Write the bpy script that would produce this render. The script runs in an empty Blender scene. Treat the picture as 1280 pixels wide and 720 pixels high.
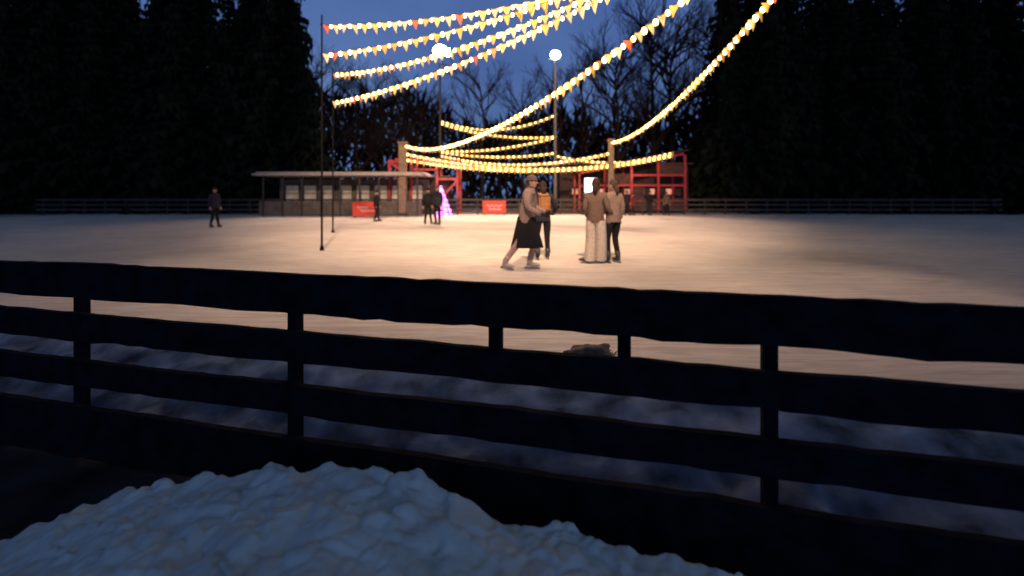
import bpy, bmesh, math, random
from mathutils import Vector, Matrix, noise
R = random.Random(7)
scene = bpy.context.scene
COL = scene.collection

# ------------------------------------------------------------------ materials
MATS = {}
def mat(name, color, rough=0.7, noise_scale=None, noise_amt=0.25, emit=None, emit_s=0.0, metal=0.0, bump=0.0, trans=0.0, spec=0.5, sampled=True, detail=3):
    if name in MATS: return MATS[name]
    m = bpy.data.materials.new(name); m.use_nodes = True
    nt = m.node_tree; b = nt.nodes['Principled BSDF']
    b.inputs['Base Color'].default_value = (*color, 1)
    b.inputs['Roughness'].default_value = rough
    b.inputs['Metallic'].default_value = metal
    b.inputs['Specular IOR Level'].default_value = spec
    if emit:
        b.inputs['Emission Color'].default_value = (*emit, 1)
        b.inputs['Emission Strength'].default_value = emit_s
        if not sampled: m.cycles.emission_sampling = 'NONE'
    if noise_scale:
        tc = nt.nodes.new('ShaderNodeTexCoord')
        n = nt.nodes.new('ShaderNodeTexNoise'); n.inputs['Scale'].default_value = noise_scale
        n.inputs['Detail'].default_value = detail
        nt.links.new(tc.outputs['Object'], n.inputs['Vector'])
        r = nt.nodes.new('ShaderNodeValToRGB')
        r.color_ramp.elements[0].position = 0.3; r.color_ramp.elements[1].position = 0.7
        r.color_ramp.elements[0].color = (*[c * (1 - noise_amt) for c in color], 1)
        r.color_ramp.elements[1].color = (*[min(1, c * (1 + noise_amt)) for c in color], 1)
        nt.links.new(n.outputs['Fac'], r.inputs['Fac'])
        nt.links.new(r.outputs['Color'], b.inputs['Base Color'])
        if bump:
            bp = nt.nodes.new('ShaderNodeBump'); bp.inputs['Strength'].default_value = bump
            bp.inputs['Distance'].default_value = 0.02
            nt.links.new(n.outputs['Fac'], bp.inputs['Height'])
            nt.links.new(bp.outputs['Normal'], b.inputs['Normal'])
    if trans:
        out = nt.nodes['Material Output']
        t = nt.nodes.new('ShaderNodeBsdfTranslucent'); t.inputs['Color'].default_value = (*color, 1)
        mx = nt.nodes.new('ShaderNodeMixShader'); mx.inputs[0].default_value = trans
        nt.links.new(b.outputs[0], mx.inputs[1]); nt.links.new(t.outputs[0], mx.inputs[2])
        nt.links.new(mx.outputs[0], out.inputs['Surface'])
    MATS[name] = m
    return m

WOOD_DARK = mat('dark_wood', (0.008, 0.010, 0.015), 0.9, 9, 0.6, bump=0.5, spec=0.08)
WOOD_PALE = mat('pale_wood', (0.18, 0.13, 0.095), 0.8, 6, 0.3)
BARK = mat('bark', (0.030, 0.022, 0.018), 0.95, spec=0.05)
NEEDLE = mat('needles', (0.012, 0.018, 0.012), 0.95, 1.5, 0.5, spec=0.05, detail=1)
THICK = mat('thicket', (0.014, 0.012, 0.013), 0.95, 0.3, 0.5, spec=0.05, detail=1)
SNOW = mat('snow', (0.66, 0.72, 0.75), 0.9, 10, 0.10, bump=0.4, spec=.1, detail=5)
RED = mat('red_paint', (0.36, 0.026, 0.028), 0.5, 5, 0.3)
SIGNRED = mat('sign_red', (0.50, 0.035, 0.02), 0.5, 8, 0.15, emit=(0.9, 0.05, 0.02), emit_s=0.03, sampled=False)
WHITE = mat('canopy_grey', (0.34, 0.31, 0.29), 0.7, 5, 0.15)
METAL = mat('grey_metal', (0.10, 0.10, 0.10), 0.6, 7, 0.2)
DARK = mat('dark_paint', (0.02, 0.02, 0.022), 0.6, 6, 0.3)
MASTM = mat('black_mast_paint', (0.006, 0.006, 0.007), 0.9, 6, 0.3, spec=0.05)
WIRE = mat('wire', (0.02, 0.02, 0.02), 0.6)
BULB = mat('warm_bulb', (1, 0.8, 0.5), 0.4, emit=(1.0, 0.62, 0.15), emit_s=16, sampled=False)
BULBF = mat('warm_bulb_distant', (1, 0.8, 0.5), 0.4, emit=(1.0, 0.60, 0.13), emit_s=6, sampled=False)
LAMP = mat('white_lamp', (1, 1, 1), 0.4, emit=(0.80, 0.95, 1.0), emit_s=60, sampled=False)
NEON = mat('magenta_neon', (0.8, 0.2, 0.9), 0.4, emit=(0.85, 0.10, 0.95), emit_s=3.5, sampled=False)
NEONW = mat('pink_neon', (1, 0.7, 1), 0.4, emit=(1.0, 0.35, 0.95), emit_s=3, sampled=False)
SCREEN = mat('lit_screen', (1, 1, 1), 0.4, emit=(0.9, 0.93, 1.0), emit_s=3.0, sampled=False)
WINLIT = mat('lit_panel', (0.40, 0.38, 0.33), 0.5, 1.3, 0.6, emit=(0.75, 0.64, 0.46), emit_s=0.05, sampled=False)
FW = mat('pennant_white', (0.85, 0.77, 0.54), 0.8, trans=0.5)
FO = mat('pennant_orange', (0.88, 0.44, 0.12), 0.8, trans=0.5)
FY = mat('pennant_yellow', (0.90, 0.66, 0.22), 0.8, trans=0.5)
FR = mat('pennant_red', (0.75, 0.17, 0.08), 0.8, trans=0.5)

def ice_mat():
    m = bpy.data.materials.new('ice'); m.use_nodes = True
    nt = m.node_tree; b = nt.nodes['Principled BSDF']
    tc = nt.nodes.new('ShaderNodeTexCoord')
    n = nt.nodes.new('ShaderNodeTexNoise'); n.inputs['Scale'].default_value = 0.35; n.inputs['Detail'].default_value = 8
    n.inputs['Roughness'].default_value = 0.65
    nt.links.new(tc.outputs['Object'], n.inputs['Vector'])
    r = nt.nodes.new('ShaderNodeValToRGB')
    r.color_ramp.elements[0].position = 0.32; r.color_ramp.elements[1].position = 0.68
    r.color_ramp.elements[0].color = (0.62, 0.58, 0.57, 1); r.color_ramp.elements[1].color = (0.82, 0.79, 0.77, 1)
    nt.links.new(n.outputs['Fac'], r.inputs['Fac'])
    mp = nt.nodes.new('ShaderNodeMapping'); mp.inputs['Scale'].default_value = (0.6, 5, 1); mp.inputs['Rotation'].default_value = (0, 0, 0.2)
    n2 = nt.nodes.new('ShaderNodeTexNoise'); n2.inputs['Scale'].default_value = 2.0; n2.inputs['Detail'].default_value = 8
    n2.inputs['Distortion'].default_value = 1.5
    nt.links.new(tc.outputs['Object'], mp.inputs['Vector']); nt.links.new(mp.outputs[0], n2.inputs['Vector'])
    r2 = nt.nodes.new('ShaderNodeValToRGB')
    r2.color_ramp.elements[0].position = 0.38; r2.color_ramp.elements[1].position = 0.6
    r2.color_ramp.elements[0].color = (0.80, 0.78, 0.78, 1); r2.color_ramp.elements[1].color = (1, 1, 1, 1)
    nt.links.new(n2.outputs['Fac'], r2.inputs['Fac'])
    mx = nt.nodes.new('ShaderNodeMixRGB'); mx.blend_type = 'MULTIPLY'; mx.inputs[0].default_value = 1
    nt.links.new(r.outputs[0], mx.inputs[1]); nt.links.new(r2.outputs[0], mx.inputs[2])
    nt.links.new(mx.outputs[0], b.inputs['Base Color'])
    b.inputs['Roughness'].default_value = 0.7; b.inputs['Specular IOR Level'].default_value = 0.12
    bp = nt.nodes.new('ShaderNodeBump'); bp.inputs['Strength'].default_value = 0.12; bp.inputs['Distance'].default_value = 0.02
    nt.links.new(n2.outputs['Fac'], bp.inputs['Height']); nt.links.new(bp.outputs[0], b.inputs['Normal'])
    return m
ICE = ice_mat()
GROUND = mat('trampled_ground', (0.030, 0.030, 0.036), 0.95, 3, 0.6, bump=0.5, spec=0.1)
SNOWF = mat('trodden_snow', (0.35, 0.34, 0.36), 0.9, 0.8, 0.3)
SNOWSHADE = mat('shaded_snow', (0.15, 0.21, 0.34), 0.9, 4.0, 0.75, bump=0.6, spec=0.05, detail=6)  # shade behind the fence is put into this dark blue base colour
CLOD = mat('clod', (0.17, 0.14, 0.13), 0.95, 12, 0.5, bump=0.6, spec=0.05)

# ------------------------------------------------------------------ helpers
def new_obj(name, bm=None, mats=(), parent=None, loc=(0, 0, 0), smooth=False, mesh=None, **props):
    if bm is not None:
        mesh = bpy.data.meshes.new(name); bm.normal_update(); bm.to_mesh(mesh); bm.free()
        for m in mats: mesh.materials.append(m)
        if smooth:
            for p in mesh.polygons: p.use_smooth = True
    o = bpy.data.objects.new(name, mesh)
    COL.objects.link(o); o.location = loc
    if parent: o.parent = parent
    for k, v in props.items(): o[k] = v
    return o
def empty(name, loc=(0, 0, 0), rot=0, **props):
    o = bpy.data.objects.new(name, None); COL.objects.link(o)
    o.location = loc; o.rotation_euler = (0, 0, rot); o.empty_display_size = 0.2
    for k, v in props.items(): o[k] = v
    return o
def box(bm, c, s, rot=None, mi=0, bevel=0.0, segs=1):
    M = Matrix.Translation(Vector(c)) @ (rot.to_4x4() if rot else Matrix.Identity(4)) @ Matrix.Diagonal((*s, 1))
    r = bmesh.ops.create_cube(bm, size=1, matrix=M)
    fs = set(f for v in r['verts'] for f in v.link_faces)
    for f in fs: f.material_index = mi
    if bevel:
        es = list(set(e for v in r['verts'] for e in v.link_edges))
        rb = bmesh.ops.bevel(bm, geom=es, offset=bevel, segments=segs, affect='EDGES')
        for f in rb['faces']: f.material_index = mi
def tube(bm, pts, radii, n=6, mi=0, cap=True):
    pts = [Vector(p) for p in pts]; rings = []
    for i, p in enumerate(pts):
        if i == 0: d = pts[1] - pts[0]
        elif i == len(pts) - 1: d = pts[-1] - pts[-2]
        else: d = pts[i + 1] - pts[i - 1]
        d.normalize()
        up = Vector((0, 0, 1)) if abs(d.z) < 0.9 else Vector((1, 0, 0))
        a = d.cross(up).normalized(); b = d.cross(a)
        r = radii[i] if hasattr(radii, '__len__') else radii
        rings.append([bm.verts.new(p + (a * math.cos(2 * math.pi * k / n) + b * math.sin(2 * math.pi * k / n)) * r) for k in range(n)])
    for i in range(len(rings) - 1):
        for k in range(n):
            f = bm.faces.new((rings[i][k], rings[i][(k + 1) % n], rings[i + 1][(k + 1) % n], rings[i + 1][k])); f.material_index = mi
    if cap:
        f = bm.faces.new(rings[0][::-1]); f.material_index = mi
        f = bm.faces.new(rings[-1]); f.material_index = mi
def ball(bm, c, s, mi=0, u=12, v=8, rot=None):
    M = Matrix.Translation(Vector(c)) @ (rot.to_4x4() if rot else Matrix.Identity(4)) @ Matrix.Diagonal((*s, 1))
    r = bmesh.ops.create_uvsphere(bm, u_segments=u, v_segments=v, radius=1, matrix=M)
    for f in set(f for vv in r['verts'] for f in vv.link_faces): f.material_index = mi

# ------------------------------------------------------------------ world, camera
w = bpy.data.worlds.new("World"); scene.world = w; w.use_nodes = True
nt = w.node_tree; bg = nt.nodes['Background']
sky = nt.nodes.new('ShaderNodeTexSky'); sky.sky_type = 'NISHITA'; sky.sun_disc = False
sky.sun_elevation = math.radians(0.5); sky.sun_rotation = math.radians(200)
sky.dust_density = 0.5; sky.ozone_density = 5
tcw = nt.nodes.new('ShaderNodeTexCoord'); sp = nt.nodes.new('ShaderNodeSeparateXYZ')
nt.links.new(tcw.outputs['Generated'], sp.inputs[0])
rw = nt.nodes.new('ShaderNodeValToRGB')
rw.color_ramp.elements[0].position = 0.0; rw.color_ramp.elements[0].color = (0.13, 0.23, 0.50, 1)
rw.color_ramp.elements[1].position = 0.56; rw.color_ramp.elements[1].color = (0.010, 0.018, 0.028, 1)
el = rw.color_ramp.elements.new(0.37); el.color = (0.098, 0.185, 0.46, 1)
nt.links.new(sp.outputs['Z'], rw.inputs['Fac'])
cn = nt.nodes.new('ShaderNodeTexNoise'); cn.inputs['Scale'].default_value = 3; cn.inputs['Detail'].default_value = 4
nt.links.new(tcw.outputs['Generated'], cn.inputs['Vector'])
cr = nt.nodes.new('ShaderNodeValToRGB'); cr.color_ramp.elements[0].position = .35; cr.color_ramp.elements[1].position = .7
cr.color_ramp.elements[0].color = (.75, .78, .85, 1); cr.color_ramp.elements[1].color = (1.2, 1.15, 1.1, 1)
nt.links.new(cn.outputs['Fac'], cr.inputs['Fac'])
mc = nt.nodes.new('ShaderNodeMixRGB'); mc.blend_type = 'MULTIPLY'; mc.inputs[0].default_value = 1
nt.links.new(rw.outputs[0], mc.inputs[1]); nt.links.new(cr.outputs[0], mc.inputs[2])
sm = nt.nodes.new('ShaderNodeMixRGB'); sm.blend_type = 'MULTIPLY'; sm.inputs[0].default_value = 1
sm.inputs[2].default_value = (0.004, 0.008, 0.016, 1)
nt.links.new(sky.outputs[0], sm.inputs[1])
ad = nt.nodes.new('ShaderNodeMixRGB'); ad.blend_type = 'ADD'; ad.inputs[0].default_value = 1
nt.links.new(mc.outputs[0], ad.inputs[1]); nt.links.new(sm.outputs[0], ad.inputs[2])
nt.links.new(ad.outputs[0], bg.inputs['Color']); bg.inputs['Strength'].default_value = 0.8

cam = bpy.data.objects.new('camera', bpy.data.cameras.new('camera')); COL.objects.link(cam)
cam.location = (0, 0, 1.3); cam.rotation_euler = (math.radians(90), 0, 0)
cam.data.sensor_width = 36; cam.data.lens = 36 * 620 / 1280; cam.data.shift_y = -114 / 1280
cam.data.clip_end = 1000; cam.data.clip_start = 0.05
cam.data.dof.use_dof = True; cam.data.dof.focus_distance = 3.6; cam.data.dof.aperture_fstop = 0.95
scene.camera = cam
scene.view_settings.view_transform = 'Standard'; scene.view_settings.look = 'None'; scene.view_settings.exposure = 0

# ------------------------------------------------------------------ ground
def sheet(name, pts, z, m, **p):
    bm = bmesh.new(); bm.faces.new([bm.verts.new((x, y, z)) for x, y in pts])
    return new_obj(name, bm, [m], kind="structure", **p)
K = -0.266
sheet('ground', [(-400, -60), (400, -60), (400, 600), (-400, 600)], -0.36, GROUND)
def slab(name, pts, z0, z1, m):
    bm = bmesh.new()
    a = [bm.verts.new((x, y, z1)) for x, y in pts]; b = [bm.verts.new((x, y, z0)) for x, y in pts]
    bm.faces.new(a); n = len(pts)
    for i in range(n): bm.faces.new((a[i], b[i], b[(i + 1) % n], a[(i + 1) % n]))
    bmesh.ops.recalc_face_normals(bm, faces=bm.faces)
    return new_obj(name, bm, [m], kind="structure")
slab('snow_field', [(-30, 11.85), (9, 1.46), (60, 1.46), (90, 110), (-90, 110), (-60, 11.85)], -0.36, -0.006, SNOWF)
slab('ice_rink', [(-28, 11.40), (9, 1.56), (36, 4), (36, 36.2), (-32, 36.2), (-32, 14)], -0.05, 0.0, ICE)

# snow bank between fence and rink edge
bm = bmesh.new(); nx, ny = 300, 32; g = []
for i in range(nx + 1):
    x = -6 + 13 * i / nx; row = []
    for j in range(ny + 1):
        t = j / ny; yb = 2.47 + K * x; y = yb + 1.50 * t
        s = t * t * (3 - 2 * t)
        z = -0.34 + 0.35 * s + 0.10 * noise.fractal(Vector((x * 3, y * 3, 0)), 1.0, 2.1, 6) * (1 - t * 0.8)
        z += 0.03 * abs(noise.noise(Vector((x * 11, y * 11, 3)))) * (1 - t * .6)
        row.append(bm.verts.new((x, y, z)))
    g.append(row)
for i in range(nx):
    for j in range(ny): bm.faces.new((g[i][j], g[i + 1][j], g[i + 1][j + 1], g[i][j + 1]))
new_obj('snow_bank', bm, [SNOWSHADE], smooth=True, kind="structure")

# crumbly snow heap in front of the fence
prof = [(-2.5, -.37), (-2.2, -.24), (-1.9, -.08), (-1.5, .04), (-1.1, .12), (-.80, .17), (-.64, .18), (-.44, .155), (-.30, .11), (-.12, .045), (0, .01), (.19, .0), (.40, -.03), (.64, -.065), (.85, -.11), (1.1, -.19), (1.5, -.33), (1.7, -.37)]
def hp(x):
    for (a, b), (c, d) in zip(prof, prof[1:]):
        if a <= x <= c: return b + (d - b) * (x - a) / (c - a)
    return -.37
bm = bmesh.new(); nx, ny = 560, 240; g = []
for i in range(nx + 1):
    x = -2.5 + 4.2 * i / nx; row = []
    for j in range(ny + 1):
        y = 0.75 + 1.62 * j / ny
        h = hp(x + 0.06 * noise.noise(Vector((x * 9, y * 9, 1))))
        cy = 1.98 - 0.16 * x + 0.06 * noise.noise(Vector((x * 7, 0, 4)))
        k = 1.0 if y < cy else max(0, 1 - ((y - cy) / 0.22)) ** 0.8
        if y < 1.1: k = min(k, max(0, (y - 0.75) / 0.35))
        base = -.37
        z = base + (h - base - 0.12 * max(0, (cy - y))) * k
        q = Vector((x + .05 * noise.noise(Vector((x * 12, y * 12, 5))), y + .05 * noise.noise(Vector((x * 12, y * 12, 9))), 0))
        lump = 0.0
        for sc, am in ((5, .045), (10, .038), (20, .013), (44, .004)):
            d = noise.voronoi(q * sc + Vector((0, 0, sc)))[0]
            gate = max(0, min(1, .5 + 1.5 * noise.noise(q * sc * .35 + Vector((sc, 0, 0)))))
            lump += am * max(-.15, 0.75 - d[0] * d[0] * 1.9) * gate
        hk = max(0, min(1, (h + .37) / .25))
        z += (lump - .014) * min(1, k * 1.6) * hk
        z += (0.020 * noise.fractal(q * 6, 1, 2, 4) + .002 * noise.fractal(q * 45, .8, 2, 3)) * k * hk
        row.append(bm.verts.new((x, y, z)))
    g.append(row)
for i in range(nx):
    for j in range(ny): bm.faces.new((g[i][j], g[i + 1][j], g[i + 1][j + 1], g[i][j + 1]))
new_obj('snow_heap', bm, [SNOW], smooth=True, label="crumbly blue-grey heap of shovelled snow before the fence", category="snow heap")

# ------------------------------------------------------------------ near board fence
fence = empty('board_fence', (0, 2.41, -0.36), label="dark wooden rail fence at the rink edge", category="fence")
ang = math.atan(K); rotz = Matrix.Rotation(ang, 3, 'Z')
def rail(zc, h, th, off, name='rail'):
    bm = bmesh.new()
    n = 120; L = 12.0; rows = []
    nrm = rotz @ Vector((0, 1, 0))
    for i in range(n + 1):
        u = -L / 2 + L * i / n
        dz = 0.010 * noise.noise(Vector((u * 1.3, zc * 9, 0))) + .007 * noise.noise(Vector((u * 9, zc * 9, 0))); dt = 0.010 * noise.noise(Vector((u * 2.7, zc * 5, 7)))
        bz = 0.012 * noise.noise(Vector((u * 2.1, zc * 3, 5))) + .010 * noise.noise(Vector((u * 8, zc * 9, 4)))
        p = rotz @ Vector((u, off, 0)); a = Vector((p.x, p.y, zc + 0.36))
        rows.append([bm.verts.new(a + nrm * (-th / 2) + Vector((0, 0, h / 2 + dz + dt * .3))), bm.verts.new(a + nrm * (th / 2) + Vector((0, 0, h / 2 + dz))),
                     bm.verts.new(a + nrm * (th / 2) + Vector((0, 0, -h / 2 + bz))), bm.verts.new(a + nrm * (-th / 2) + Vector((0, 0, -h / 2 + bz + dt * .3)))])
    for i in range(n):
        for k in range(4): bm.faces.new((rows[i][k], rows[i + 1][k], rows[i + 1][(k + 1) % 4], rows[i][(k + 1) % 4]))
    bm.faces.new(rows[0]); bm.faces.new(rows[-1][::-1])
    bmesh.ops.recalc_face_normals(bm, faces=bm.faces)
    return new_obj(name, bm, [WOOD_DARK], parent=fence)
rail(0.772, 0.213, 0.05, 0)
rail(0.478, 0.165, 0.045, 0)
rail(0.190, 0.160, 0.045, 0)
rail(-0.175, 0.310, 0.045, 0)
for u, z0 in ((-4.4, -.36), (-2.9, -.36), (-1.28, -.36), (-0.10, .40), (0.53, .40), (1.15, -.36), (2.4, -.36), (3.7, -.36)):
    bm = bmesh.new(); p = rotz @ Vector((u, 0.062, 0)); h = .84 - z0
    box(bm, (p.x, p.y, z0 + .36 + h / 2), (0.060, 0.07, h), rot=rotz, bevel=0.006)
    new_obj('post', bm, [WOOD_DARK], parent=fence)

# pale clod with twigs on the rink edge
bm = bmesh.new()
r = bmesh.ops.create_icosphere(bm, subdivisions=4, radius=1)
for v in r['verts']:
    n_ = 1 + .35 * noise.fractal(v.co * 1.6, 1, 2, 4)
    v.co = Vector((.64 + v.co.x * .19 * n_, 3.98 + v.co.y * .13 * n_, .02 + v.co.z * .095 * n_))
for i in range(36):
    a = R.uniform(0, 6.28); rr = R.uniform(.08, .2); x = 0.60 + rr * math.cos(a) * 1.4; y = 3.97 + rr * math.sin(a)
    d = Vector((R.uniform(-1, 1), R.uniform(-1, 1), R.uniform(0, .3))).normalized() * R.uniform(.04, .10)
    p = Vector((x, y, R.uniform(.0, .03)))
    tube(bm, [p, p + d * .5 + Vector((0, 0, .01)), p + d], [.007, .005, .003], 4)
new_obj('snow_clod', bm, [CLOD], smooth=True, label="grey-brown lump of dirty snow and twigs at rink edge", category="snow lump")

# ------------------------------------------------------------------ masts and light strings
def mast(name, x, y, h, r0, r1, m, label, cat, hooks=()):
    e = empty(name, (x, y, 0), label=label, category=cat, group="masts carrying light strings")
    bm = bmesh.new(); tube(bm, [(0, 0, -0.02), (0, 0, h * .5), (0, 0, h)], [r0, (r0 + r1) / 2, r1], 12)
    new_obj('pole', bm, [m], parent=e, smooth=False)
    bm = bmesh.new(); tube(bm, [(0, 0, 0), (0, 0, .04), (0, 0, .12)], [r0 * 2.0, r0 * 2.0, r0 * 1.2], 12)
    new_obj('base_collar', bm, [m], parent=e)
    for z in hooks:
        bm = bmesh.new(); rr = r1 + .015
        tube(bm, [(rr * math.cos(t * .785), rr * math.sin(t * .785), z) for t in range(9)], .010, 5)
        new_obj('ring', bm, [m], parent=e)
    return e
mast('string_mast', -12, 9, 8.8, .09, .06, MASTM, "tall dark mast holding the overhead cable", "mast", (8.6,))
mast('string_mast', 12, 9, 8.8, .09, .06, MASTM, "tall dark mast holding the overhead cable", "mast", (8.6,))
mast('string_mast', -4.6, 12, 5.7, .026, .020, MASTM, "slim dark metal mast carrying two light strings", "mast", (5.46, 4.75))
mast('string_mast', -6.5, 18, 6.0, .030, .024, MASTM, "slim dark metal mast carrying two light strings", "mast", (5.77, 4.75))
bm = bmesh.new(); cz = lambda x: 5.8 + 2.8 * (x / 12) ** 2
tube(bm, [(x, 0, cz(x)) for x in range(-12, 13)], .012, 5)
for z in (5.3, 5.73): tube(bm, [(3.6, 0, z), (3.6, 0, cz(3.6))], .006, 4)
new_obj('overhead_cable', bm, [WIRE], loc=(0, 9, 0), label="dark overhead cable the light strings are tied to", category="cable")

def flag_mesh(m):
    bm = bmesh.new()
    a = bm.verts.new((-.5, 0, 0)); b = bm.verts.new((.5, 0, 0)); c = bm.verts.new((0.04, .12, -1.15)); d = bm.verts.new((0, .05, -.02))
    e1 = bm.verts.new((-.24, .09, -.55)); e2 = bm.verts.new((.27, .03, -.55))
    bm.faces.new((a, e1, d)); bm.faces.new((d, e2, b)); bm.faces.new((d, e1, e2)); bm.faces.new((e1, c, e2))
    me = bpy.data.meshes.new('pennant'); bm.to_mesh(me); bm.free(); me.materials.append(m); return me
fw, fo, fy, fr = (flag_mesh(m) for m in (FW, FO, FY, FR))
FM = [fw] * 7 + [fy] * 6 + [fo] * 3 + [fr]
bm = bmesh.new(); bmesh.ops.create_uvsphere(bm, u_segments=6, v_segments=4, radius=1)
BM_ = bpy.data.meshes.new('bulb'); bm.to_mesh(BM_); bm.free(); BM_.materials.append(BULB)

def plamp(loc, e, size=.15, col=(1.0, .62, .22)):
    l = bpy.data.lights.new('string_bulb_light', 'POINT'); l.energy = e; l.color = col; l.shadow_soft_size = size
    o = bpy.data.objects.new('string_bulb_light', l); COL.objects.link(o); o.location = loc
def cat_pt(A, B, s, t):
    p = A.lerp(B, t); p.z -= 4 * s * t * (1 - t); return p
def near_string(A, B, s, step, fs, br, label, nl=4, el_=28):
    A = Vector(A); B = Vector(B); L = (B - A).length
    e = empty('light_string', A, label=label, category="string lights", group="festoon strings with pennants over the rink")
    bm = bmesh.new(); tube(bm, [cat_pt(A, B, s, i / 40) - A for i in range(41)], .008, 4)
    new_obj('wire', bm, [WIRE], parent=e)
    n = int(L / step); d = (B - A); yaw = math.atan2(d.y, d.x)
    for i in range(n):
        t = (i + .5) / n; p = cat_pt(A, B, s, t) - A
        f = bpy.data.objects.new('pennant', R.choice(FM)); COL.objects.link(f); f.parent = e
        f.location = p; f.scale = (fs, fs * .9, fs * R.uniform(.9, 1.15))
        f.rotation_euler = (R.uniform(-.45, .45), R.uniform(-.08, .08), yaw * R.uniform(.35, .8) + R.uniform(-.35, .35))
        p2 = cat_pt(A, B, s, (i + 1) / n) - A
        b = bpy.data.objects.new('bulb', BM_); COL.objects.link(b); b.parent = e
        k = R.uniform(.8, 1.15) * br
        b.location = p2 + Vector((0, 0, -br * 1.1)); b.scale = (k, k, k * 1.25)
    for i in range(nl):
        plamp(cat_pt(A, B, s, (i + .5) / nl) + Vector((0, -.35, -.55)), el_)
MA = (-4.6, 12); MB = (-6.5, 18); MC = (3.6, 9)
LS = "warm bulbs with white, orange and yellow pennants"
near_string((*MA, 5.46), (*MC, 5.73), .336, .27, .19, .040, LS + " at dusk", 3, 9)
near_string((*MA, 4.75), (*MC, 6.01), .338, .27, .19, .040, LS + " at dusk", 3, 9)
near_string((*MB, 5.77), (*MC, 6.02), .525, .33, .22, .049, LS + " at dusk", 4, 11)
near_string((*MB, 4.75), (*MC, 6.0), .43, .33, .22, .049, LS + " at dusk", 4, 11)
near_string((-7.2, 33.4, 4.8), (*MC, 5.3), 1.25, .37, .235, .060, "long sagging festoon of warm bulbs from wooden pillar to cable", 7, 18)
near_string((6.4, 32, 4.85), (6.0, 9, 6.5), .90, .37, .225, .060, "sagging festoon of warm bulbs rising from wooden pillar", 5, 18)

def far_string(A, B, s, step=.42, br=.085, fs=.28):
    A = Vector(A); B = Vector(B); L = (B - A).length; n = int(L / step)
    bm = bmesh.new(); tube(bm, [cat_pt(A, B, s, i / 24) - A for i in range(25)], .014, 4, 0)
    d = (B - A).normalized(); dx = Vector((d.x, d.y, 0)).normalized()
    for i in range(n):
        p = cat_pt(A, B, s, (i + .5) / n) - A
        r = bmesh.ops.create_icosphere(bm, subdivisions=1, radius=br * R.uniform(.8, 1.15), matrix=Matrix.Translation(p + Vector((0, 0, -br))))
        for f in set(f for v in r['verts'] for f in v.link_faces): f.material_index = 1
        q = cat_pt(A, B, s, (i + 1) / n) - A; k = R.choice((2, 2, 3, 4))
        vs = [bm.verts.new(q - dx * fs / 2), bm.verts.new(q + dx * fs / 2), bm.verts.new(q + Vector((0, .03, -fs * 1.1)))]
        f = bm.faces.new(vs); f.material_index = k
    new_obj('light_string', bm, [WIRE, BULBF, FW, FO, FY], loc=A, label="distant festoon of glowing yellow bulbs across the rink",
            category="string lights", group="festoon strings with pennants over the rink")
far_string((-5.8, 40, 7.5), (3.19, 36.6, 7.4), .9)
far_string((-5.8, 40, 7.3), (3.19, 36.6, 5.8), .45)
far_string((-5.8, 40, 5.05), (3.19, 36.6, 5.75), .35)
far_string((-5.8, 40, 5.0), (3.19, 36.6, 4.6), .35)
far_string((-5.8, 40, 4.7), (6.4, 32.1, 4.2), .75)
far_string((-7.3, 33.7, 4.3), (12.3, 38, 4.75), 1.15)
far_string((-7.3, 33.8, 3.9), (12.3, 38.2, 4.5), .95)
far_string((3.19, 36.6, 4.4), (12.3, 38.1, 4.6), .55)

# wooden pillars
for x, y, lab in ((-7.4, 33.6, "pale square wooden pillar beside the kiosk"), (6.4, 32, "pale square wooden pillar holding light strings")):
    e = empty('wooden_pillar', (x, y, 0), label=lab, category="pillar", group="pale wooden pillars")
    bm = bmesh.new(); box(bm, (0, 0, 2.45), (.5 if x < 0 else .30, .45, 4.9), bevel=.03); new_obj('shaft', bm, [WOOD_PALE], parent=e)
    bm = bmesh.new(); box(bm, (0, 0, 4.96), (.62 if x < 0 else .40, .6, .12), bevel=.02); new_obj('cap', bm, [WOOD_PALE], parent=e)
    bm = bmesh.new(); box(bm, (0, 0, .1), (.66 if x < 0 else .44, .6, .24), bevel=.02); new_obj('plinth', bm, [DARK], parent=e)

# floodlight posts
def flood(x, y, h, r, lab, yaw=0):
    e = empty('floodlight_post', (x, y, 0), rot=yaw, label=lab, category="street lamp", group="tall floodlight posts")
    bm = bmesh.new(); tube(bm, [(0, 0, -.02), (0, 0, .9), (0, 0, .95), (0, 0, h)], [.15, .15, .12, .08], 12); new_obj('pole', bm, [METAL if x > 0 else DARK], parent=e)
    bm = bmesh.new(); tube(bm, [(-.5, 0, h - .15), (.5, 0, h - .15)], .035, 8); new_obj('crossbar', bm, [METAL], parent=e)
    bm = bmesh.new(); ball(bm, (0, -.12, h + .15), (r, r * .7, r * .85), u=16, v=10)
    if x < 0:
        ball(bm, (.62, -.12, h + .02), (r * .62, r * .5, r * .55), u=16, v=10)
    new_obj('lamp_globe', bm, [LAMP], parent=e, smooth=True)
    bm = bmesh.new(); tube(bm, [(0, 0, h - .05), (0, -.03, h + .15 - r * .75)], [.12, .16], 10); new_obj('lamp_socket', bm, [METAL], parent=e)
flood(3.19, 36.6, 11.6, .36, "tall grey post with a glowing white lamp")
flood(-5.8, 40, 12.9, .56, "tall thin post with a very bright white floodlight")

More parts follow.
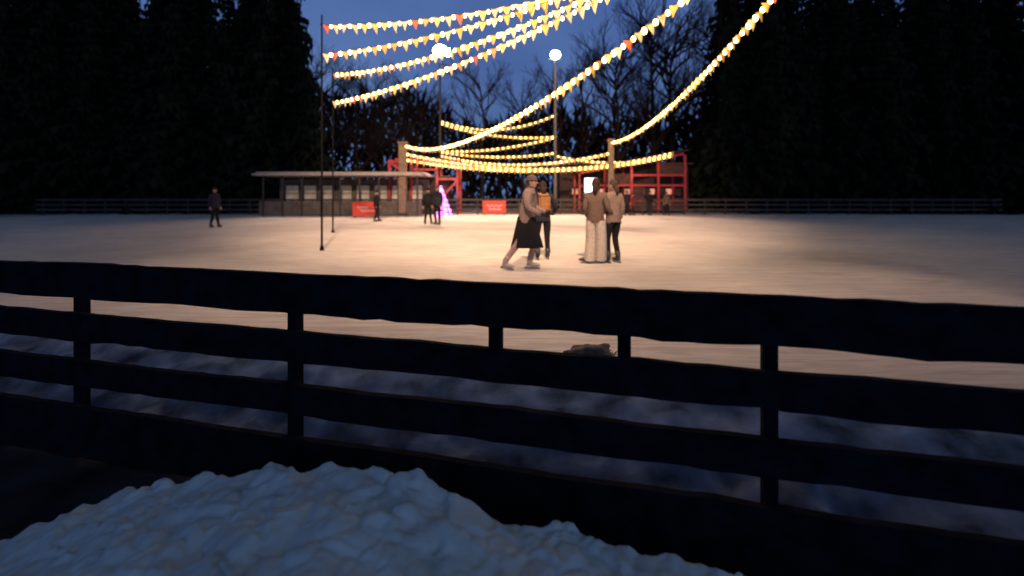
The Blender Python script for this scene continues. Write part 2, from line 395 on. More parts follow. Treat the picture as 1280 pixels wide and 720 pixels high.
# ------------------------------------------------------------------ lights
def lamp(kind, name, loc, target, energy, color, size=.3, spot=None, blend=.6):
    l = bpy.data.lights.new(name, kind); l.energy = energy; l.color = color
    if kind != 'SUN': l.shadow_soft_size = size
    if kind == 'SPOT': l.spot_size = math.radians(spot); l.spot_blend = blend
    o = bpy.data.objects.new(name, l); COL.objects.link(o); o.location = loc
    if target: o.rotation_euler = (Vector(target) - Vector(loc)).to_track_quat('-Z', 'Y').to_euler()
    return o
WARM = (1.0, 0.62, 0.39)
e = empty('floodlight_post', (0.6, -6.4, -.36), label="unseen post added to carry a warm spot over the middle ice", category="street lamp", group="tall floodlight posts")  # post added out of view behind the camera, only to carry the spot
bm = bmesh.new(); tube(bm, [(0, 0, 0), (0, 0, 14)], [.14, .07], 10); new_obj('pole', bm, [METAL], parent=e)
bm = bmesh.new(); box(bm, (0, .15, 14.1), (.6, .2, .35), bevel=.02); new_obj('added_spot_head', bm, [METAL], parent=e)
lamp('SPOT', 'added_warm_spot', (0.6, -6, 14), (-0.2, 30, 0), 76000, WARM, .4, 50, .9)  # added spot; its cone lights the middle ice and leaves the sides dim
for x in (-3.0, -.3, 2.4):
    yy = 8.3 + K * x
    lamp('SPOT', 'string_glow_lamp', (x, yy, 6.0), (x, yy - .05, 0), 450, WARM, .5, 82, .35)
for x, e_ in ((-4.8, 440), (4.6, 300)):
    lamp('SPOT', 'string_glow_lamp', (x, 15.5, 6.4), (x, 15.4, 0), e_, WARM, .5, 92, .9)
lamp('SPOT', 'rink_floodlight', (3.19, 36.2, 11.3), (3.5, 30.0, 0), 11000, WARM, .4, 84, .9)
lamp('SPOT', 'rink_floodlight', (-5.8, 39.5, 12.6), (-6, 32.0, 0), 14000, WARM, .4, 80, .9)
lamp('POINT', 'kiosk_lamp', (-5.5, 34.6, 3.2), None, 60, (1, .55, .45), .3)
lamp('POINT', 'pavilion_lamp', (9.5, 37.4, 3.0), None, 70, (1, .5, .4), .3)
s = lamp('SUN', 'dusk_sun', (0, 0, 20), (6, -8, 0), .15, (.60, .80, 1.0)); s.data.angle = math.radians(30)
s.rotation_euler = (math.radians(50), 0, math.radians(40))

# ------------------------------------------------------------------ kiosk
k = empty('kiosk', (-11.6, 35, 0), label="low grey-beige kiosk with canopy roof and dim panels", category="kiosk")
W = 11.0
bm = bmesh.new(); box(bm, (0, 1.6, 1.3), (W, .15, 2.6)); new_obj('wall', bm, [mat('kiosk_wall', (.10, .09, .08), .8, 2, .3)], parent=k)
bm = bmesh.new(); box(bm, (0, 0, 2.80), (W + .6, 3.8, .16), bevel=.03); box(bm, (0, 0, 2.93), (W + .2, 3.4, .10)); new_obj('roof', bm, [WHITE], parent=k)
for i in range(9):
    x = -W / 2 + .3 + i * (W - .6) / 8
    bm = bmesh.new(); box(bm, (x, -1.5, 1.36), (.10, .10, 2.7), bevel=.01); new_obj('column', bm, [DARK], parent=k)
for i in range(8):
    x = -W / 2 + .3 + (i + .5) * (W - .6) / 8
    wdw = empty('window', (x, 1.5, 1.45)); wdw.parent = k
    bm = bmesh.new(); box(bm, (0, 0, 0), (.95, .03, 1.35)); new_obj('pane', bm, [WINLIT], parent=wdw)
    bm = bmesh.new()
    for a in (-.5, .5): box(bm, (a, -.03, 0), (.07, .07, 1.5))
    for a in (-.715, .715): box(bm, (0, -.03, a), (.93, .06, .07))
    box(bm, (0, -.035, .1), (.93, .03, .04)); new_obj('frame', bm, [DARK], parent=wdw)
bm = bmesh.new(); box(bm, (0, -1.45, .55), (W, .08, .9)); new_obj('counter', bm, [mat('counter', (.085, .075, .068), .8, 3, .3)], parent=k)

# ------------------------------------------------------------------ red frames
def red_frame(name, loc, posts, beams, label):
    e = empty(name, loc, label=label, category="metal frame", group="red steel frames")
    for (x, y, h) in posts:
        bm = bmesh.new(); box(bm, (x, y, h / 2), (.17, .17, h), bevel=.01); new_obj('post', bm, [RED], parent=e)
    for a, b in beams:
        a = Vector(a); b = Vector(b); d = b - a
        bm = bmesh.new(); q = d.to_track_quat('X', 'Z').to_matrix()
        box(bm, (a + b) / 2, (d.length - .18, .12, .15), rot=q, bevel=.008); new_obj('beam', bm, [RED], parent=e)
    return e
red_frame('red_gate_frame', (-6.4, 36.4, 0),
          [(-2.6, 0, 4.0), (-1.0, 0, 4.0), (.9, 0, 4.0), (2.4, 0, 3.9), (-2.6, 2.2, 4.3), (-1.0, 2.2, 4.3), (.9, 2.2, 4.3), (2.4, 2.2, 4.2)],
          [((-2.6, 0, 3.9), (-1, 0, 3.9)), ((-1, 0, 3.9), (.9, 0, 3.9)), ((.9, 0, 3.9), (2.4, 0, 3.8)),
           ((-2.6, 2.2, 4.2), (-1, 2.2, 4.2)), ((-1, 2.2, 4.2), (.9, 2.2, 4.2)), ((.9, 2.2, 4.2), (2.4, 2.2, 4.1)),
           ((-1, 0, 3.3), (.9, 0, 3.3)), ((.9, 0, 2.6), (2.4, 0, 2.6)), ((-2.6, 0, 3.7), (-2.6, 2.2, 4.1)), ((2.4, 0, 3.7), (2.4, 2.2, 4.0)),
           ((.9, 0, .9), (2.4, 0, 2.5)), ((-2.6, 0, 3.8), (-1.1, 0, 2.9))],
          "open red steel frame beside the kiosk")
b = empty('ticket_booth', (-6.3, 38.0, 0), label="small dark wooden booth with lit hatch under red frame", category="booth")
bm = bmesh.new(); box(bm, (0, 0, 1.35), (3.0, 1.6, 2.7), bevel=.02); new_obj('wall', bm, [mat('booth_wall', (.035, .022, .02), .85, 3, .4)], parent=b)
bm = bmesh.new(); box(bm, (0, -.1, 2.78), (3.4, 2.0, .14), bevel=.03); new_obj('roof', bm, [DARK], parent=b)
bm = bmesh.new(); box(bm, (-.5, -.83, 1.6), (1.1, .05, .7)); new_obj('hatch', bm, [WINLIT], parent=b)
bm = bmesh.new(); box(bm, (.9, -.83, 1.1), (.75, .05, 2.0), bevel=.01); new_obj('door', bm, [mat('booth_door', (.07, .03, .025), .7, 4, .3)], parent=b)

pf = red_frame('red_pavilion_frame', (9.0, 39, 0),
          [(-3.7, 0, 3.1), (-1.7, 0, 3.4), (.4, 0, 3.8), (2.5, 0, 4.2), (4.6, 0, 4.6), (-3.7, 3, 3.3), (.4, 3, 4.0), (4.6, 3, 4.8)],
          [((-3.7, 0, 3.15), (-1.7, 0, 3.5)), ((-1.7, 0, 3.5), (.4, 0, 3.9)), ((.4, 0, 3.9), (2.5, 0, 4.3)), ((2.5, 0, 4.3), (4.6, 0, 4.7)),
           ((-3.7, 0, 2.2), (-1.7, 0, 2.2)), ((-1.7, 0, 2.2), (.4, 0, 2.2)), ((.4, 0, 2.2), (2.5, 0, 2.2)), ((2.5, 0, 2.2), (4.6, 0, 2.2)),
           ((-3.7, 3, 3.3), (.4, 3, 4.0)), ((.4, 3, 4.0), (4.6, 3, 4.8)), ((.4, 0, 3.0), (2.5, 0, 3.0)), ((2.5, 0, 3.0), (4.6, 0, 3.0)),
           ((.4, 0, 1.0), (2.5, 0, 1.0)), ((2.5, 0, 1.0), (4.6, 0, 1.0)), ((-1.7, 0, 1.0), (.4, 0, 1.0))],
          "long red steel pavilion frame with sloping top beams")
PANEL = mat('dark_panel', (.05, .018, .016), .8, 3, .6)
bm = bmesh.new(); a = Vector((-3.9, 1.5, 3.42)); c = Vector((4.8, 1.5, 4.98)); q = (c - a).to_track_quat('X', 'Z').to_matrix()
box(bm, (a + c) / 2, ((c - a).length, 3.6, .09), rot=q, bevel=.02); new_obj('roof', bm, [PANEL], parent=pf)
for x0, x1, z0, z1 in ((-3.6, -1.8, .02, 1.0), (-1.6, .3, .02, .93), (.5, 2.4, .02, .93), (2.6, 4.5, .02, .93), (-1.6, .3, 2.3, 3.1), (2.6, 4.5, 3.1, 4.0), (.5, 1.4, 1.08, 2.1)):
    bm = bmesh.new(); box(bm, ((x0 + x1) / 2, .03, (z0 + z1) / 2), (x1 - x0, .05, z1 - z0)); new_obj('panel', bm, [PANEL], parent=pf)
b = empty('rental_pavilion', (9.6, 44, 0), label="dark pavilion with warm lit windows behind red frame", category="pavilion")
bm = bmesh.new(); box(bm, (0, 0, 2.0), (11, 3, 4.0)); new_obj('wall', bm, [mat('pavilion_wall', (.04, .022, .02), .8, 2, .4)], parent=b)
bm = bmesh.new(); box(bm, (0, 0, 4.12), (11.8, 3.8, .22), bevel=.04); new_obj('roof', bm, [DARK], parent=b)
WARMWIN = mat('warm_window', (.7, .4, .3), .5, 2.5, .7, emit=(1.0, .38, .25), emit_s=.55, sampled=False)
for x, ww in ((-4.2, .5), (-2.6, .25), (-1.9, .3), (.2, .8), (1.6, .25), (2.4, .4), (3.9, .6)):
    bm = bmesh.new(); box(bm, (x, -1.52, 1.75), (ww, .05, .45)); new_obj('window', bm, [WARMWIN], parent=b)

# bright screen on stand
e = empty('screen_stand', (6.05, 38, 0), label="glowing white screen on a dark stand", category="screen")
bm = bmesh.new(); box(bm, (0, 0, 2.15), (.95, .06, 1.15)); new_obj('screen', bm, [SCREEN], parent=e)
bm = bmesh.new(); box(bm, (0, .07, 2.15), (1.07, .07, 1.27), bevel=.01); new_obj('casing', bm, [DARK], parent=e)
bm = bmesh.new(); box(bm, (0, .07, .76), (.12, .1, 1.5)); box(bm, (0, .07, .03), (.8, .5, .06)); new_obj('stand', bm, [DARK], parent=e)

# neon spiral tree
e = empty('neon_tree', (-4.35, 31.8, 0), label="glowing magenta wire light tree on the snow", category="light decoration")
bm = bmesh.new(); pts = []
for i in range(120):
    t = i / 119; a = t * 2 * math.pi * 6; r = .50 * (1 - t) + .04
    pts.append((r * math.cos(a) - .22 * t, r * math.sin(a), .12 + 1.85 * t))
tube(bm, pts, .045, 5); new_obj('spiral_tube', bm, [NEON], parent=e)
bm = bmesh.new()
for a in range(5):
    c, s_ = math.cos(a * 1.256), math.sin(a * 1.256)
    tube(bm, [(.50 * c, .50 * s_, 0), (-.22, 0, 2.0)], .02, 5)
new_obj('frame', bm, [NEONW], parent=e)

# red signs with white lettering strokes
def sign(x, y, wd, h, lab, strokes, tilt=0):
    e = empty('banner_sign', (x, y, 0), label=lab, category="sign", group="red banner signs on the far fence")
    bm = bmesh.new(); box(bm, (0, 0, .12 + h / 2), (wd, .05, h), bevel=.01); p = new_obj('panel', bm, [SIGNRED], parent=e)
    bm = bmesh.new()
    for pl in strokes:
        tube(bm, [(u * wd, -.032, .12 + h / 2 + v * h) for u, v in pl], .032, 5)
    new_obj('lettering', bm, [mat('sign_white', (.62, .48, .45), .6)], parent=e)
    bm = bmesh.new()
    for q in (-.42, .42): box(bm, (q * wd, .06, .45), (.06, .06, .9))
    new_obj('leg', bm, [DARK], parent=e)
wave = lambda x0, x1, y0, am, fq: [(x0 + (x1 - x0) * i / 24, y0 + am * math.sin(fq * i / 24 * 6.28)) for i in range(25)]
sign(-9.0, 30.5, 1.6, .85, "red banner with faint white script by the kiosk", [wave(-.32, .10, .12, .08, 4), wave(-.2, .34, -.12, .06, 5)])
sign(-1.25, 35.0, 1.65, .9, "red banner with white script on the far fence", [wave(-.34, .34, .10, .08, 3.5), wave(-.25, .30, -.16, .06, 5)])

# far fence
f = empty('rink_fence', (0, 36.0, 0), label="low dark rail fence along the far rink side", category="fence")
for i in range(47):
    x = -34 + i * 1.5
    bm = bmesh.new(); box(bm, (x, 0, .58), (.09, .09, 1.16)); new_obj('post', bm, [DARK], parent=f)
for z, hh in ((1.08, .14), (.72, .12), (.36, .14)):
    bm = bmesh.new(); box(bm, (.5, -.075, z), (70, .05, hh)); new_obj('rail', bm, [mat('fence_brown', (.05, .04, .035), .8, 3, .4)], parent=f)

# ------------------------------------------------------------------ trees
def grow(bm, p, d, L, r, depth, rng, spread):
    q = p + d * L * .5 + Vector((rng.uniform(-1, 1), rng.uniform(-1, 1), rng.uniform(0, 1))) * L * .06
    e = p + d * L
    tube(bm, [p, q, e], [r, r * .8, r * .6], 4 if depth > 2 else 3, cap=False)
    if depth == 0: return
    n = rng.choice((2, 3, 3)) if depth > 1 else 4
    for i in range(n):
        t = rng.uniform(.45, 1.0) if i else 1.0
        b = p + d * L * t
        a = Vector((rng.gauss(0, 1), rng.gauss(0, 1), rng.gauss(0.15, .7))).normalized()
        nd = (d + a * spread + Vector((0, 0, .12))).normalized()
        grow(bm, b, nd, L * rng.uniform(.58, .82), r * rng.uniform(.45, .62) if i else r * .6, depth - 1, rng, spread)
def bare_tree(seed, H):
    rng = random.Random(seed)
    bt = bmesh.new(); pts = [Vector((0, 0, -.05))]; rr = [H * .018]
    for i in range(1, 7):
        pts.append(Vector((rng.uniform(-.12, .12) * i * .35, rng.uniform(-.12, .12) * i * .35, H * .8 * i / 6))); rr.append(H * .016 * (1 - i / 7.2))
    tube(bt, pts, rr, 8); bc = bmesh.new()
    for i in range(15):
        t = rng.uniform(.28, 1.0); k = t * 6; a = int(min(5, k)); p = pts[a].lerp(pts[a + 1], min(1, k - a))
        an = rng.uniform(0, 6.28); up = rng.uniform(.6, 1.4)
        d = Vector((math.cos(an), math.sin(an), up)).normalized()
        grow(bc, p, d, H * .17 * (1.25 - t * .55), H * .0066 * (1.3 - t * .5), 4, rng, .6)
    def fin(bm, n):
        me = bpy.data.meshes.new(n); bm.to_mesh(me); bm.free(); me.materials.append(BARK); return me
    return fin(bt, 'trunk'), fin(bc, 'crown')
TV = [bare_tree(s, 14) for s in (3, 11, 23, 41)]
def put_tree(name, var, x, y, sc, rz, lab, grp, z=-.01):
    e = empty(name, (x, y, z), rot=rz, label=lab, category="tree", group=grp)
    e.scale = (sc, sc, sc)
    for n, me in zip(('trunk', 'crown'), var):
        o = bpy.data.objects.new(n, me); COL.objects.link(o); o.parent = e
rt = random.Random(5)
spots = [(-3.0, 50, 15.5), (-9.5, 52, 13), (-13, 50, 14), (1.2, 56, 15), (5.2, 54, 16), (8.2, 58, 18), (10.6, 50, 19),
         (14.2, 50, 22), (16.8, 52, 22), (-16, 56, 16), (-11.3, 60, 15), (18.5, 58, 22), (-19, 50, 16), (-22, 53, 17), (20.5, 49, 21), (-15, 48, 13), (12.6, 60, 20)]
for i, (x, y, h) in enumerate(spots):
    put_tree('bare_tree', TV[i % 4], x, y, h / 14, rt.uniform(0, 6.28), "tall bare leafless tree dark against the dusk sky", "bare park trees")

def conifer(seed, H):
    rng = random.Random(seed)
    bt = bmesh.new(); tube(bt, [(0, 0, -.05), (0, 0, H * .5), (0, 0, H * .97)], [H * .014, H * .009, .02], 8)
    bc = bmesh.new(); nlev = 34
    for l in range(nlev):
        t = l / (nlev - 1); z = H * (.07 + .92 * t); rad = H * .19 * (1 - t) ** .85 + .15
        nb = int(13 - 6 * t)
        for i in range(nb):
            a = 2 * math.pi * (i + rng.random()) / nb; rl = rad * rng.uniform(.7, 1.12)
            c, s = math.cos(a), math.sin(a); segs = 6
            for q in range(segs):
                r0 = rl * q / segs; r1 = rl * (q + 1.3) / segs
                for side in (-1, 1, 0):
                    w_ = (.55 * (1 - q / segs) + .16) * rng.uniform(.6, 1.2)
                    zz = z - r0 * .28 + rng.uniform(-.1, .1)
                    p0 = Vector((c * r0, s * r0, zz)); p1 = Vector((c * r1, s * r1, z - r1 * .34))
                    p2 = p0.lerp(p1, .7) + Vector((-s * side * w_, c * side * w_, -.22 - .4 * rng.random()))
                    bc.faces.new([bc.verts.new(v) for v in (p0, p1, p2)])
    def fin(bm, n, m):
        me = bpy.data.meshes.new(n); bm.to_mesh(me); bm.free(); me.materials.append(m); return me
    return fin(bt, 'trunk', BARK), fin(bc, 'crown', NEEDLE)
CV = [conifer(s, 17) for s in (1, 2, 3)]
for side in (-1, 1):  # spruces added on both sides to cover the sky and keep it dark
    for row in range(2):
        for i in range(8):
            x0 = 20.0 + row * 1.6
            x = side * (x0 + i * 3.2 + rt.uniform(-.6, .6)); y = 43 + row * 5 + rt.uniform(-1.2, 1.2) - i * .5
            put_tree('spruce_tree', CV[(i + row) % 3], x, y, rt.uniform(1.28, 1.5), rt.uniform(0, 6.28), "tall dense dark spruce added to darken the sky at the side", "added side spruces")

# far-off wood
bm = bmesh.new(); rf = random.Random(9)
for i in range(17000):
    x = rf.uniform(-95, 95); y = rf.uniform(62, 78)
    top = 11.8 + 2.4 * noise.noise(Vector((x * .12, 0, 0))) + 1.8 * noise.noise(Vector((x * .5, 2, 0))) + 3.0 * max(0, min(1, (-x - 8) / 6))
    z = top * (rf.random() ** .8); L = rf.uniform(.8, 2.6); wd = rf.uniform(.05, .35)
    d = Vector((rf.gauss(0, .5), 0, 1)).normalized() * L; o = Vector((x, y, z)); sd = Vector((wd, rf.uniform(-.2, .2), 0))
    bm.faces.new([bm.verts.new(v) for v in (o - sd, o + sd, o + d)])
for i in range(230):
    x = rf.uniform(-95, 95); y = rf.uniform(60, 74); h = rf.uniform(7, 12)
    tube(bm, [(x, y, 0), (x + rf.uniform(-.5, .5), y, h)], [.2, .05], 5)
new_obj('distant_wood', bm, [THICK], kind="stuff", label="dark mass of distant leafless woodland behind the rink", category="woodland")

# ------------------------------------------------------------------ people
SKIN = mat('skin', (.34, .20, .15), .6, 30, .06)
EYE = mat('eye', (.03, .02, .02), .3)
LIP = mat('lips', (.30, .12, .10), .5)
BOOTW = mat('skate_white', (.45, .38, .35), .5, 20, .1)
BOOTB = mat('skate_black', (.03, .03, .03), .5, 20, .2)
BLADE = mat('blade_steel', (.3, .3, .32), .35, metal=1.0)
def cloth(name, c): return mat(name, c, .9, 25, .18, bump=.3, spec=.15)

def person(loc, yaw, pose, jacket, trousers, hatc, label, scale=1.0, skirt=None, wide=0.0, boots=BOOTW, gloves=None, hair=None, bag=None, slim=1.0):
    J = dict(pelvis=(0, 0, .93), spine=(0, 0, 1.10), chest=(0, 0, 1.30), neck=(0, 0, 1.43), hb=(0, 0, 1.49),
             hipL=(.095, 0, .88), kneeL=(.10, -.03, .49), ankL=(.11, 0, .13),
             hipR=(-.095, 0, .88), kneeR=(-.10, -.03, .49), ankR=(-.11, 0, .13),
             shL=(.175, 0, 1.37), elL=(.24, .02, 1.11), wrL=(.24, -.06, .88),
             shR=(-.175, 0, 1.37), elR=(-.24, .02, 1.11), wrR=(-.24, -.06, .88))
    J.update({k_: v for k_, v in pose.items() if k_ in J}); J = {k_: Vector(v) for k_, v in J.items()}
    names = list(J.keys()); idx = {n: i for i, n in enumerate(names)}
    rad = dict(pelvis=.15, spine=.145, chest=.155, neck=.065, hb=.05, hipL=.105 + wide * .3, hipR=.105 + wide * .3, kneeL=.068 + wide * .7, kneeR=.068 + wide * .7,
               ankL=.052 + wide, ankR=.052 + wide, shL=.085, shR=.085, elL=.062, elR=.062, wrL=.046, wrR=.046)
    for n_ in ('pelvis', 'spine', 'chest', 'shL', 'shR', 'elL', 'elR'): rad[n_] *= slim
    E = [('pelvis', 'spine', 0), ('spine', 'chest', 0), ('chest', 'neck', 0), ('neck', 'hb', 2), ('pelvis', 'hipL', 1), ('hipL', 'kneeL', 1), ('kneeL', 'ankL', 1),
         ('pelvis', 'hipR', 1), ('hipR', 'kneeR', 1), ('kneeR', 'ankR', 1), ('chest', 'shL', 0), ('shL', 'elL', 0), ('elL', 'wrL', 0), ('chest', 'shR', 0), ('shR', 'elR', 0), ('elR', 'wrR', 0)]
    me = bpy.data.meshes.new('sk'); me.from_pydata([J[n] for n in names], [(idx[a], idx[b_]) for a, b_, _ in E], [])
    o = bpy.data.objects.new('sk', me); COL.objects.link(o)
    o.modifiers.new('s', 'SKIN'); ms = o.modifiers.new('u', 'SUBSURF'); ms.levels = 2; ms.render_levels = 2
    for n in names:
        r = rad[n]; sv = me.skin_vertices[0].data[idx[n]]
        sv.radius = (r, r * (.72 if n in ('pelvis', 'spine', 'chest') else 1)); sv.use_root = (n == 'pelvis')
    dg = bpy.context.evaluated_depsgraph_get(); dg.update()
    em = bpy.data.meshes.new_from_object(o.evaluated_get(dg), depsgraph=dg)
    bpy.data.objects.remove(o)
    bm = bmesh.new(); bm.from_mesh(em); bpy.data.meshes.remove(em)
    segs = [(J[a], J[b_], m) for a, b_, m in E]
    for f in bm.faces:
        c = f.calc_center_median(); best = 9; bi = 0
        for a, b_, m in segs:
            ab = b_ - a; t = max(0, min(1, (c - a).dot(ab) / ab.length_squared)); dd = (c - (a + ab * t)).length
            if dd < best: best = dd; bi = m
        if bi == 1 and c.z > J['pelvis'].z - .10: bi = 0
        f.material_index = bi
        f.smooth = True
    hy = pose.get('headyaw', 0); rh = Matrix.Rotation(hy, 3, 'Z')
    hc = J['hb'] + Vector((0, 0, .095)) + rh @ Vector((0, -.012, 0))
    def hp_(v): return hc + rh @ Vector(v)
    ball(bm, hc, (.076, .092, .112), 2, 18, 14, rot=rh)
    ball(bm, hp_((0, -.04, -.055)), (.050, .045, .050), 2, 12, 8, rot=rh)
    tube(bm, [hp_((0, -.085, .015)), hp_((0, -.108, -.018)), hp_((0, -.088, -.028))], [.008, .016, .008], 6, 2)
    for s in (-1, 1):
        ball(bm, hp_((s * .030, -.083, .008)), (.011, .008, .007), 3, 8, 6)
        ball(bm, hp_((s * .077, .0, -.005)), (.010, .020, .030), 2, 8, 6, rot=rh)
    ball(bm, hp_((0, -.086, -.050)), (.022, .008, .007), 4, 8, 6, rot=rh)
    gi = 5 if gloves else 2
    for sd, el, wr in ((1, 'elL', 'wrL'), (-1, 'elR', 'wrR')):
        d = (J[wr] - J[el]).normalized(); side = d.cross(Vector((0, 0, 1)) if abs(d.z) < .9 else Vector((0, 1, 0))).normalized(); nn = side.cross(d)
        w0 = J[wr]
        q = Matrix((side, nn, d)).transposed()
        ball(bm, w0 + d * .055, (.040, .018, .052), gi, 10, 8, rot=q)
        for off, ln in ((-.030, .060), (-.010, .072), (.010, .068), (.029, .052)):
            b0 = w0 + d * .092 + side * off
            tube(bm, [b0, b0 + d * ln * .5, b0 + d * ln * .85 + nn * ln * .38], [.0095, .009, .007], 6, gi)
        b0 = w0 + d * .035 + side * -.036
        tube(bm, [b0, b0 + d * .03 - side * .022, b0 + d * .058 - side * .026 + nn * .012], [.012, .010, .008], 6, gi)
    e = empty('person', loc, rot=yaw, label=label, category="person", group="people skating on the rink"); e.scale = (scale,) * 3
    mats = [jacket, trousers, SKIN, EYE, LIP] + ([gloves] if gloves else [])
    new_obj('body', bm, mats, parent=e)
    bm = bmesh.new(); pz = J['pelvis']
    def ring_loft(rows, mi=0):
        prev = None
        for (c, rx, ry) in rows:
            rg = [bm.verts.new(Vector(c) + Vector((rx * slim * math.cos(a * math.pi / 10), ry * slim * math.sin(a * math.pi / 10), 0))) for a in range(20)]
            if prev:
                for i in range(20):
                    f_ = bm.faces.new((prev[i], prev[(i + 1) % 20], rg[(i + 1) % 20], rg[i])); f_.smooth = True
            prev = rg
    ring_loft([(pz + Vector((0, 0, -.09)), .185, .150), (pz + Vector((0, 0, -.03)), .185, .15), (J['spine'], .178, .145), (J['spine'].lerp(J['chest'], .6), .17, .14)])
    ring_loft([(J['neck'] + Vector((0, 0, -.05)), .10, .095), (J['neck'], .088, .084), (J['neck'] + Vector((0, 0, .05)), .082, .08)])
    new_obj('jacket_shell', bm, [jacket], parent=e)
    if wide:
        bm = bmesh.new()
        for hn, kn, an in (('hipL', 'kneeL', 'ankL'), ('hipR', 'kneeR', 'ankR')):
            prev = None
            for t in range(8):
                u = t / 7; c = J[hn].lerp(J[kn], min(1, u * 2)) if u < .5 else J[kn].lerp(J[an] + Vector((0, .02, -.05)), (u - .5) * 2)
                rr = .100 + wide * u * .5
                rg = [bm.verts.new(c + Vector((rr * (1 + .06 * math.sin(a * 1.57)) * math.cos(a * math.pi / 12), rr * (1.05 + .06 * math.cos(a * 1.1)) * math.sin(a * math.pi / 12), -.02))) for a in range(24)]
                if prev:
                    for i in range(24):
                        f_ = bm.faces.new((prev[i], prev[(i + 1) % 24], rg[(i + 1) % 24], rg[i])); f_.smooth = True
                prev = rg
        new_obj('wide_trousers', bm, [trousers], parent=e)
    if skirt:
        bm = bmesh.new(); prev = None
        for t in range(9):
            u = t / 8; z = pz.z + .02 - (.55) * u; cx = pz.lerp((J['kneeL'] + J['kneeR']) / 2, u)
            rg = []
            for a in range(36):
                th = a * math.pi / 18; fo_ = 1 + .07 * u * math.sin(th * 7) + .04 * u * math.sin(th * 3 + 1)
                rg.append(bm.verts.new((cx.x + (.17 + .06 * u) * fo_ * math.cos(th), cx.y + (.16 + .12 * u) * fo_ * math.sin(th), z)))
            if prev:
                for i in range(36):
                    f_ = bm.faces.new((prev[i], prev[(i + 1) % 36], rg[(i + 1) % 36], rg[i])); f_.smooth = True
            prev = rg
        new_obj('skirt', bm, [skirt], parent=e)
    if hair:
        bm = bmesh.new()
        ball(bm, hp_((0, .016, .022)), (.086, .098, .112), 0, 16, 10, rot=rh)
        bmesh.ops.delete(bm, geom=[v for v in bm.verts if (rh.transposed() @ (v.co - hc)).y < -.055 and v.co.z < hc.z + .055], context='VERTS')
        tube(bm, [hp_((0, .06, .0)), hp_((0, .085, -.10)), hp_((0, .08, -.2))], [.06, .06, .03], 8)
        new_obj('hair', bm, [hair], parent=e, smooth=True)
    if hatc:
        bm = bmesh.new()
        ball(bm, hp_((0, .008, .045)), (.090, .105, .098), 0, 18, 12, rot=rh)
        bmesh.ops.delete(bm, geom=[v for v in bm.verts if v.co.z < hc.z + .022], context='VERTS')
        tube(bm, [hp_((.089 * math.cos(a * math.pi / 8), .008 + .103 * math.sin(a * math.pi / 8), .035)) for a in range(17)], .014, 6)
        ball(bm, hp_((0, .01, .155)), (.03, .03, .028), 0, 10, 8)
        new_obj('hat', bm, [hatc], parent=e, smooth=True)
    if bag:
        bm = bmesh.new(); c = J['chest'] + Vector((0, .17, -.07))
        box(bm, c, (.24, .13, .36), bevel=.035, segs=2); box(bm, c + Vector((0, .08, -.08)), (.18, .05, .14), bevel=.02)
        box(bm, c + Vector((.02, .01, .17)), (.20, .13, .06), bevel=.02)
        for v in bm.verts: v.co += Vector((.012, .01, .015)) * noise.noise(v.co * 9)
        for sx in (-.10, .10): tube(bm, [c + Vector((sx, -.04, .16)), c + Vector((sx, -.17, .22)), c + Vector((sx, -.28, .10)), c + Vector((sx * 1.1, -.27, -.08)), c + Vector((sx * 1.2, -.05, -.16))], .018, 5)
        new_obj('backpack', bm, [bag], parent=e)
    for kn, an in (('kneeL', 'ankL'), ('kneeR', 'ankR')):
        a = J[an]; tilt = (J[kn] - a).normalized()
        fd = Vector(pose.get('foot' + an[-1], (0, -1, 0))).normalized()
        sk = empty('skate', a); sk.parent = e
        bm = bmesh.new(); O = Vector((0, 0, 0))
        tube(bm, [O + tilt * .11, O + tilt * .02, Vector((0, 0, -.045)) + fd * .01], [.062, .056, .050], 10)
        sidev = fd.cross(Vector((0, 0, 1)))
        q = Matrix((sidev, fd, Vector((0, 0, 1)))).transposed()
        ball(bm, fd * (.10 if wide else .07) + Vector((0, 0, -.055)), (.046, .135, .040), 0, 12, 8, rot=q)
        new_obj('boot', bm, [boots], parent=sk, smooth=True)
        bm = bmesh.new(); box(bm, fd * .05 + Vector((0, 0, -.112)), (.006, .29, .034), rot=q)
        for u in (-.05, .13): box(bm, fd * u + Vector((0, 0, -.094)), (.02, .03, .025), rot=q)
        new_obj('blade', bm, [BLADE], parent=sk)
    return e

TAN = cloth('tan_jacket', (.22, .165, .145)); BEIGE = cloth('beige_jacket', (.12, .085, .068)); PALE = cloth('pale_jacket', (.19, .14, .115))
CREAM = cloth('cream_trousers', (.44, .40, .36)); BLACKC = cloth('black_cloth', (.012, .012, .014)); NAVY = cloth('navy_cloth', (.02, .022, .035))
ORANGE = cloth('orange_bag', (.24, .115, .05)); BROWN = cloth('brown_hair', (.03, .018, .013)); GREYH = cloth('dark_hair', (.05, .035, .03)); PINKC = cloth('pale_tights', (.36, .26, .23))
GREYC = cloth('grey_hat', (.08, .065, .065))
REDC = cloth('red_jacket', (.35, .04, .04))
person((0.26, 8.86, 0), math.radians(75),
       dict(spine=(0, -.02, 1.08), chest=(0, -.05, 1.28), neck=(0, -.07, 1.41), hb=(0, -.09, 1.465), headyaw=-.2,
            kneeL=(.11, -.13, .50), ankL=(.10, -.03, .13), kneeR=(-.12, .11, .50), ankR=(-.15, .36, .15),
            shL=(.18, -.05, 1.35), shR=(-.18, -.05, 1.35), elL=(.25, -.10, 1.10), wrL=(.20, -.32, 1.02), elR=(-.26, -.08, 1.10), wrR=(-.20, -.31, 1.0), footR=(-.3, -1, -.08)),
       TAN, PINKC, GREYC, "skater in tan jacket and long black skirt, mid-stride on the ice", 1.0, skirt=BLACKC, gloves=BLACKC, hair=GREYH)
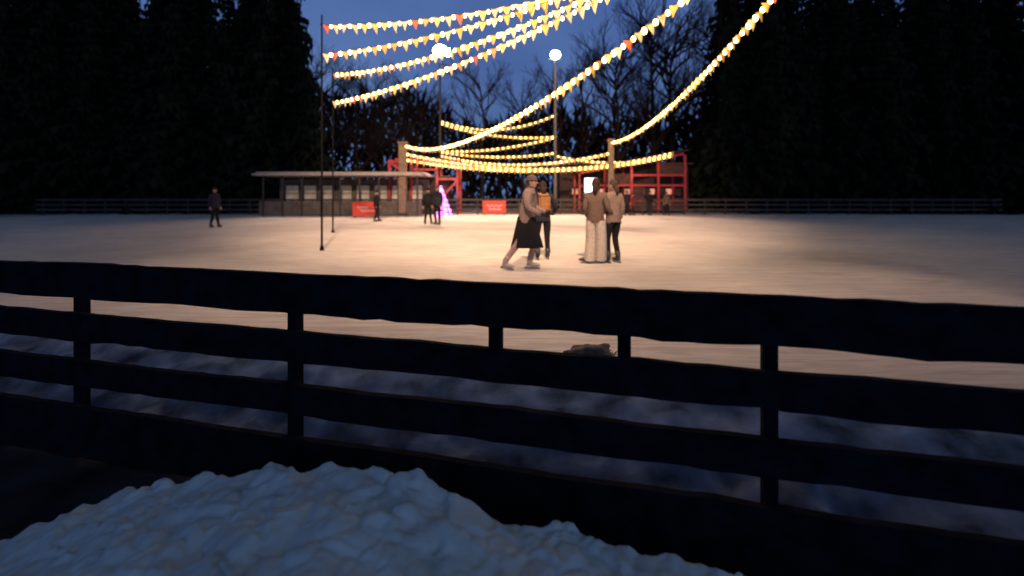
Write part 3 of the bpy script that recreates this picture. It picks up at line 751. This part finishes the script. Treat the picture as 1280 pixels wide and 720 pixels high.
person((0.64, 10.3, 0), math.radians(188), dict(elR=(-.30, -.05, 1.14), wrR=(-.30, -.24, 1.02), kneeL=(.12, -.10, .50), ankL=(.12, .05, .13)),
       NAVY, BLACKC, None, "skater in dark clothes carrying an orange-tan backpack, seen from behind", .95, hair=BROWN, boots=BOOTB, bag=ORANGE, slim=.92)
person((1.64, 9.7, 0), math.radians(160), dict(elR=(-.24, .0, 1.10), wrR=(-.32, -.14, .98), ankR=(-.09, -.05, .13), ankL=(.11, .03, .13), elL=(.22, .03, 1.1), wrL=(.19, -.12, .92),
       footL=(.94, .34, 0), footR=(.94, .34, 0)),
       BEIGE, CREAM, None, "person in beige jacket and wide cream trousers holding companion's arm", .97, wide=.028, hair=BROWN, boots=BOOTB, slim=.9)
person((2.00, 9.8, 0), math.radians(205), dict(elL=(.24, -.02, 1.12), wrL=(.18, -.18, .98), elR=(-.22, .02, 1.11), wrR=(-.21, -.06, .88), kneeR=(-.10, -.08, .50), ankR=(-.08, .06, .13), kneeL=(.11, -.05, .50), ankL=(.14, .02, .13), headyaw=.6),
       PALE, BLACKC, None, "person in pale beige jacket and tight black trousers beside companion", .96, hair=GREYH, boots=BOOTB, slim=.9)
for x, y, yaw, sc, j, t, h, lab in (
    (-3.95, 23.3, .4, 1.0, BLACKC, BLACKC, BLACKC, "person in black coat standing on the ice beside another"),
    (-3.45, 23.0, -.5, 1.06, NAVY, BLACKC, GREYC, "tall person in dark navy coat standing on the ice"),
    (-7.1, 26.0, 1.4, .95, BLACKC, BLACKC, BLACKC, "person in dark clothes near the red banner"),
    (7.9, 34.2, .4, 1.0, NAVY, BLACKC, GREYC, "person in dark coat at the far side of the rink"),
    (8.35, 34.4, 1.2, .9, REDC, BLACKC, BLACKC, "person in red jacket at the far side of the rink"),
    (9.6, 34.6, 2.2, 1.0, BLACKC, NAVY, BLACKC, "person in black jacket at the far rink fence"),
    (10.9, 35.0, .2, .95, BEIGE, BLACKC, GREYC, "person in beige coat at the far rink fence"),
    (5.1, 35.0, 2.6, .95, NAVY, BLACKC, BLACKC, "person in navy jacket at the far rink fence"),
    (-12.6, 21.0, 1.2, 1.0, NAVY, BLACKC, BLACKC, "person in dark coat skating on dim ice")):
    person((x, y, 0), yaw, dict(ankL=(.15, -.05, .13), kneeR=(-.11, -.06, .5), ankR=(-.13, .06, .13)), j, t, h, lab, sc, boots=BOOTB)
